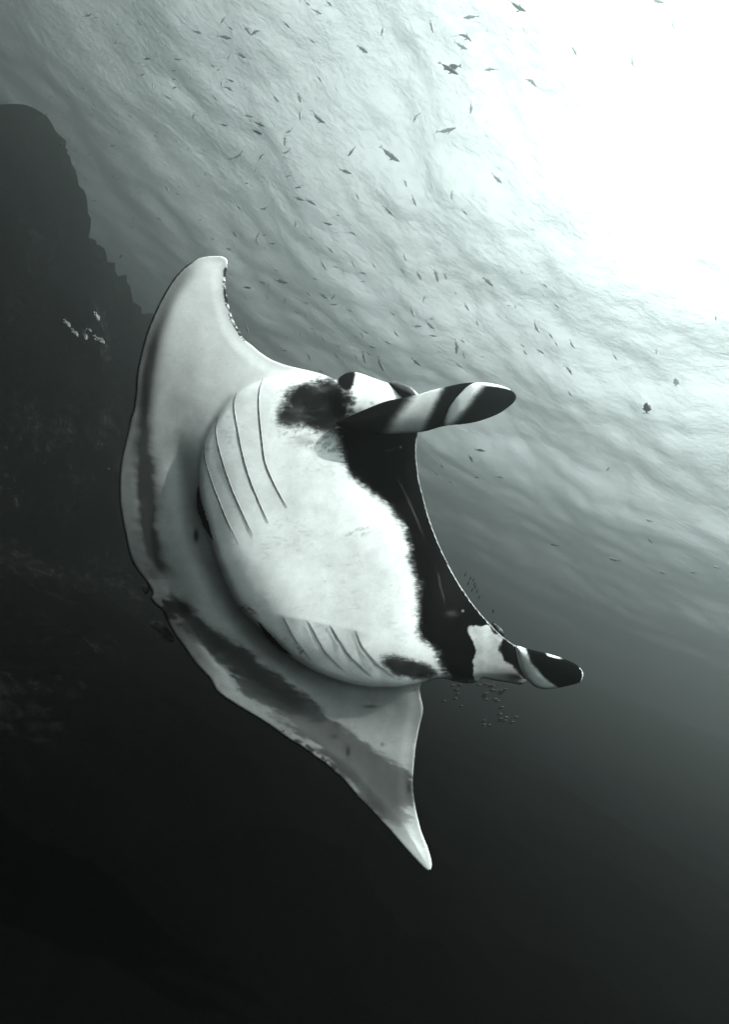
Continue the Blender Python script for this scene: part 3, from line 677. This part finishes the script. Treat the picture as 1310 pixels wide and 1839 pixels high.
for q in SCHOOL:
    cx_, cy_ = (q[0]+q[2])/2, (q[1]+q[3])/2; ln = math.hypot(q[2]-q[0], q[3]-q[1])
    d = rf.uniform(14, 19) if cx_+cy_ < 1000 else rf.uniform(18, 24)
    if ln > 24: d *= .85
    if cx_ < 330: z, lb = 'left', 'small slender dark fish schooling under the ripples in the upper left'
    elif cy_ < 150 and cx_ >= 500: z, lb = 'top', 'slender grey fish swimming near the bright surface at the top'
    elif cy_ > 460: z, lb = 'mid', 'small faint fish between the upper wing and the bright surface'
    elif cx_ > 660: z, lb = 'glow', 'pale grey fish fading in the white glow of the surface'
    else: z, lb = 'ripple', 'slender dark fish schooling against the bright ripples above the upper wing'
    vi = rf.randrange(4); lb = '%s %s fish %s, nose %s' % ('longish' if ln > 21 else 'small' if ln > 12 else 'tiny', ('straight', 'curved', 'bent', 'slim')[vi], where(cx_, cy_), heading(q))
    put_fish(M_SL[vi], q[:2], q[2:], d, lb, {'left': 'small fish in the upper left', 'top': 'fish near the top edge', 'mid': 'faint fish above the head', 'glow': 'fish in the bright glow', 'ripple': 'fish under the bright ripples'}[z])
for q in FARR:
    low = q[1] > 950
    put_fish(rf.choice(M_SL), q[:2], q[2:], 17 if q[1] < 720 else 14, 'faint %s fish %s, nose %s' % ('longish' if abs(q[0]-q[2]) > 16 else 'small', where(q[0], q[1]), heading(q)), 'faint fish right of the body')
# fish that stand out
put_fish(M_SL[0], (788,111), (824,134), 8.5, 'grey fish with spread fins right under the top glow, larger of a touching pair', None, .1, 0)
put_fish(M_SL[3], (829,118), (798,124), 8.9, 'thin grey fish crossing just behind the larger fish with spread fins', None, .9, .2)
put_fish(M_SL[3], (913,-1), (946,21), 8.5, 'long dark grey fish cut by the top edge above the white glow', None)
put_fish(M_SL[0], (1170,0), (1194,5), 8.5, 'dark fish lying along the top edge at the far right', None)
put_fish(M_SL[0], (452,232), (472,241), 8.0, 'plump dark fish, lower of two swimming right below the ripples', None)
put_fish(M_DP, (1162,744), (1164,722), 7.5, 'round dark fish alone in the pale water on the right', None, .2, .3)
put_fish(M_DP, (1214,695), (1217,678), 19, 'pale round fish faint in the haze above the round dark fish', None, .2, .3)
put_fish(M_DP, (110,264), (107,256), 10, 'tiny round dark fish beside the notched edge of the reef wall', None, .2, .3)
pale = [((171,560),(177,577),'uppermost'),((115,573),(125,588),'leftmost'),((129,590),(139,605),'second from left, lower'),((149,594),(155,611),'lowest middle'),((153,588),(164,596),'small middle, partly hidden'),((168,602),(187,617),'rightmost')]
for t_, h_, w in pale: put_fish(M_PALE, t_, h_, 7.5, 'pale round fish before the dark reef, %s of the cluster' % w, 'pale fish before the reef', 0.5, .1)
# tight shoals low on the right
for (x, y) in ((837,1030),(846,1037),(853,1047),(842,1046),(849,1058),(858,1060),(862,1071),(855,1052),(851,1040)):
    put_fish(M_SMALL, (x+2, y-5), (x-2, y+6), 9.5, 'small dark fish in the shoal beside the edge of the mouth', 'shoal beside the mouth edge', 0, .2)
put_fish(M_SMALL, (888,1089), (886,1102), 9.0, 'small lone dark fish just above the lower head fin', None, 0, .2)
for k in range(30):
    x = rf.gauss(888, 15); y = rf.uniform(1228, 1306); 
    put_fish(M_SMALL, (x-6, y+rf.uniform(-1, 3)), (x+6, y-rf.uniform(0, 4)), rf.uniform(10.0, 11.5), 'small dark fish in the dim shoal under the lower head fin', 'dim shoal under the lower head fin', 0, .2)
for k in range(7):
    x = rf.uniform(765, 830); y = rf.uniform(1225, 1300)
    put_fish(M_SMALL, (x-5, y), (x+6, y-2), 9, 'small dark fish in the dark water beside the lower wing', 'dark fish beside the lower wing', 0, .2)
# the smallest ones, far off in the upper left
n = 0
while n < 75:
    x = rf.uniform(40, 480); y = rf.uniform(20, 470)
    if x < 60+0.55*max(0, y-180) or (x > 270 and y > 440): continue
    a = rf.choice([rf.gauss(.0, .5), rf.gauss(.9, .4)]); l = rf.uniform(5, 10)
    q = (x, y, x+l*math.cos(a), y-l*math.sin(a))
    put_fish(rf.choice(M_SL), q[:2], q[2:], 16, 'dark speck fish %s, nose %s' % (where(x, y), heading(q)), 'tiny far fish in the upper left'); n += 1
n = 0
while n < 40:
    x = rf.uniform(440, 1000); y = rf.uniform(470, 660)
    if y > 640-0.0*x and x < 760: continue
    a = rf.gauss(-.7, .5); l = rf.uniform(8, 15)
    q = (x, y, x+l*math.cos(a), y-l*math.sin(a))
    put_fish(rf.choice(M_SL), q[:2], q[2:], 22, 'barely seen fish %s, nose %s' % (where(x, y), heading(q)), 'tiny faint fish above the head'); n += 1

# drifting specks of plankton
rp = random.Random(4); V = []; Fc = []
for k in range(420):
    px, py, d = rp.uniform(-100, 1400), rp.uniform(-100, 1900), rp.uniform(1.3, 5.5)
    if 180 < px < 1080 and 430 < py < 1600 and d > 2.2: d = rp.uniform(1.2, 2.2)
    c = at(px, py, d)[0]; r = rp.uniform(.0004, .0011)*(d/2)**.5; n = len(V)
    for v in ((r, 0, 0), (-r, 0, 0), (0, r, 0), (0, -r, 0), (0, 0, r), (0, 0, -r)): V.append(tuple(c+np.array(v)*rp.uniform(.7, 1.4)))
    for a, b, e in ((0, 2, 4), (2, 1, 4), (1, 3, 4), (3, 0, 4), (2, 0, 5), (1, 2, 5), (3, 1, 5), (0, 3, 5)): Fc.append((n+a, n+b, n+e))
mpk = Nodes('plankton'); mpk.principled((.22, .23, .23), .8, None, .1)
tag(mesh_obj('plankton', V, Fc, mpk.m), 'pale plankton specks drifting in the water', kind='stuff')
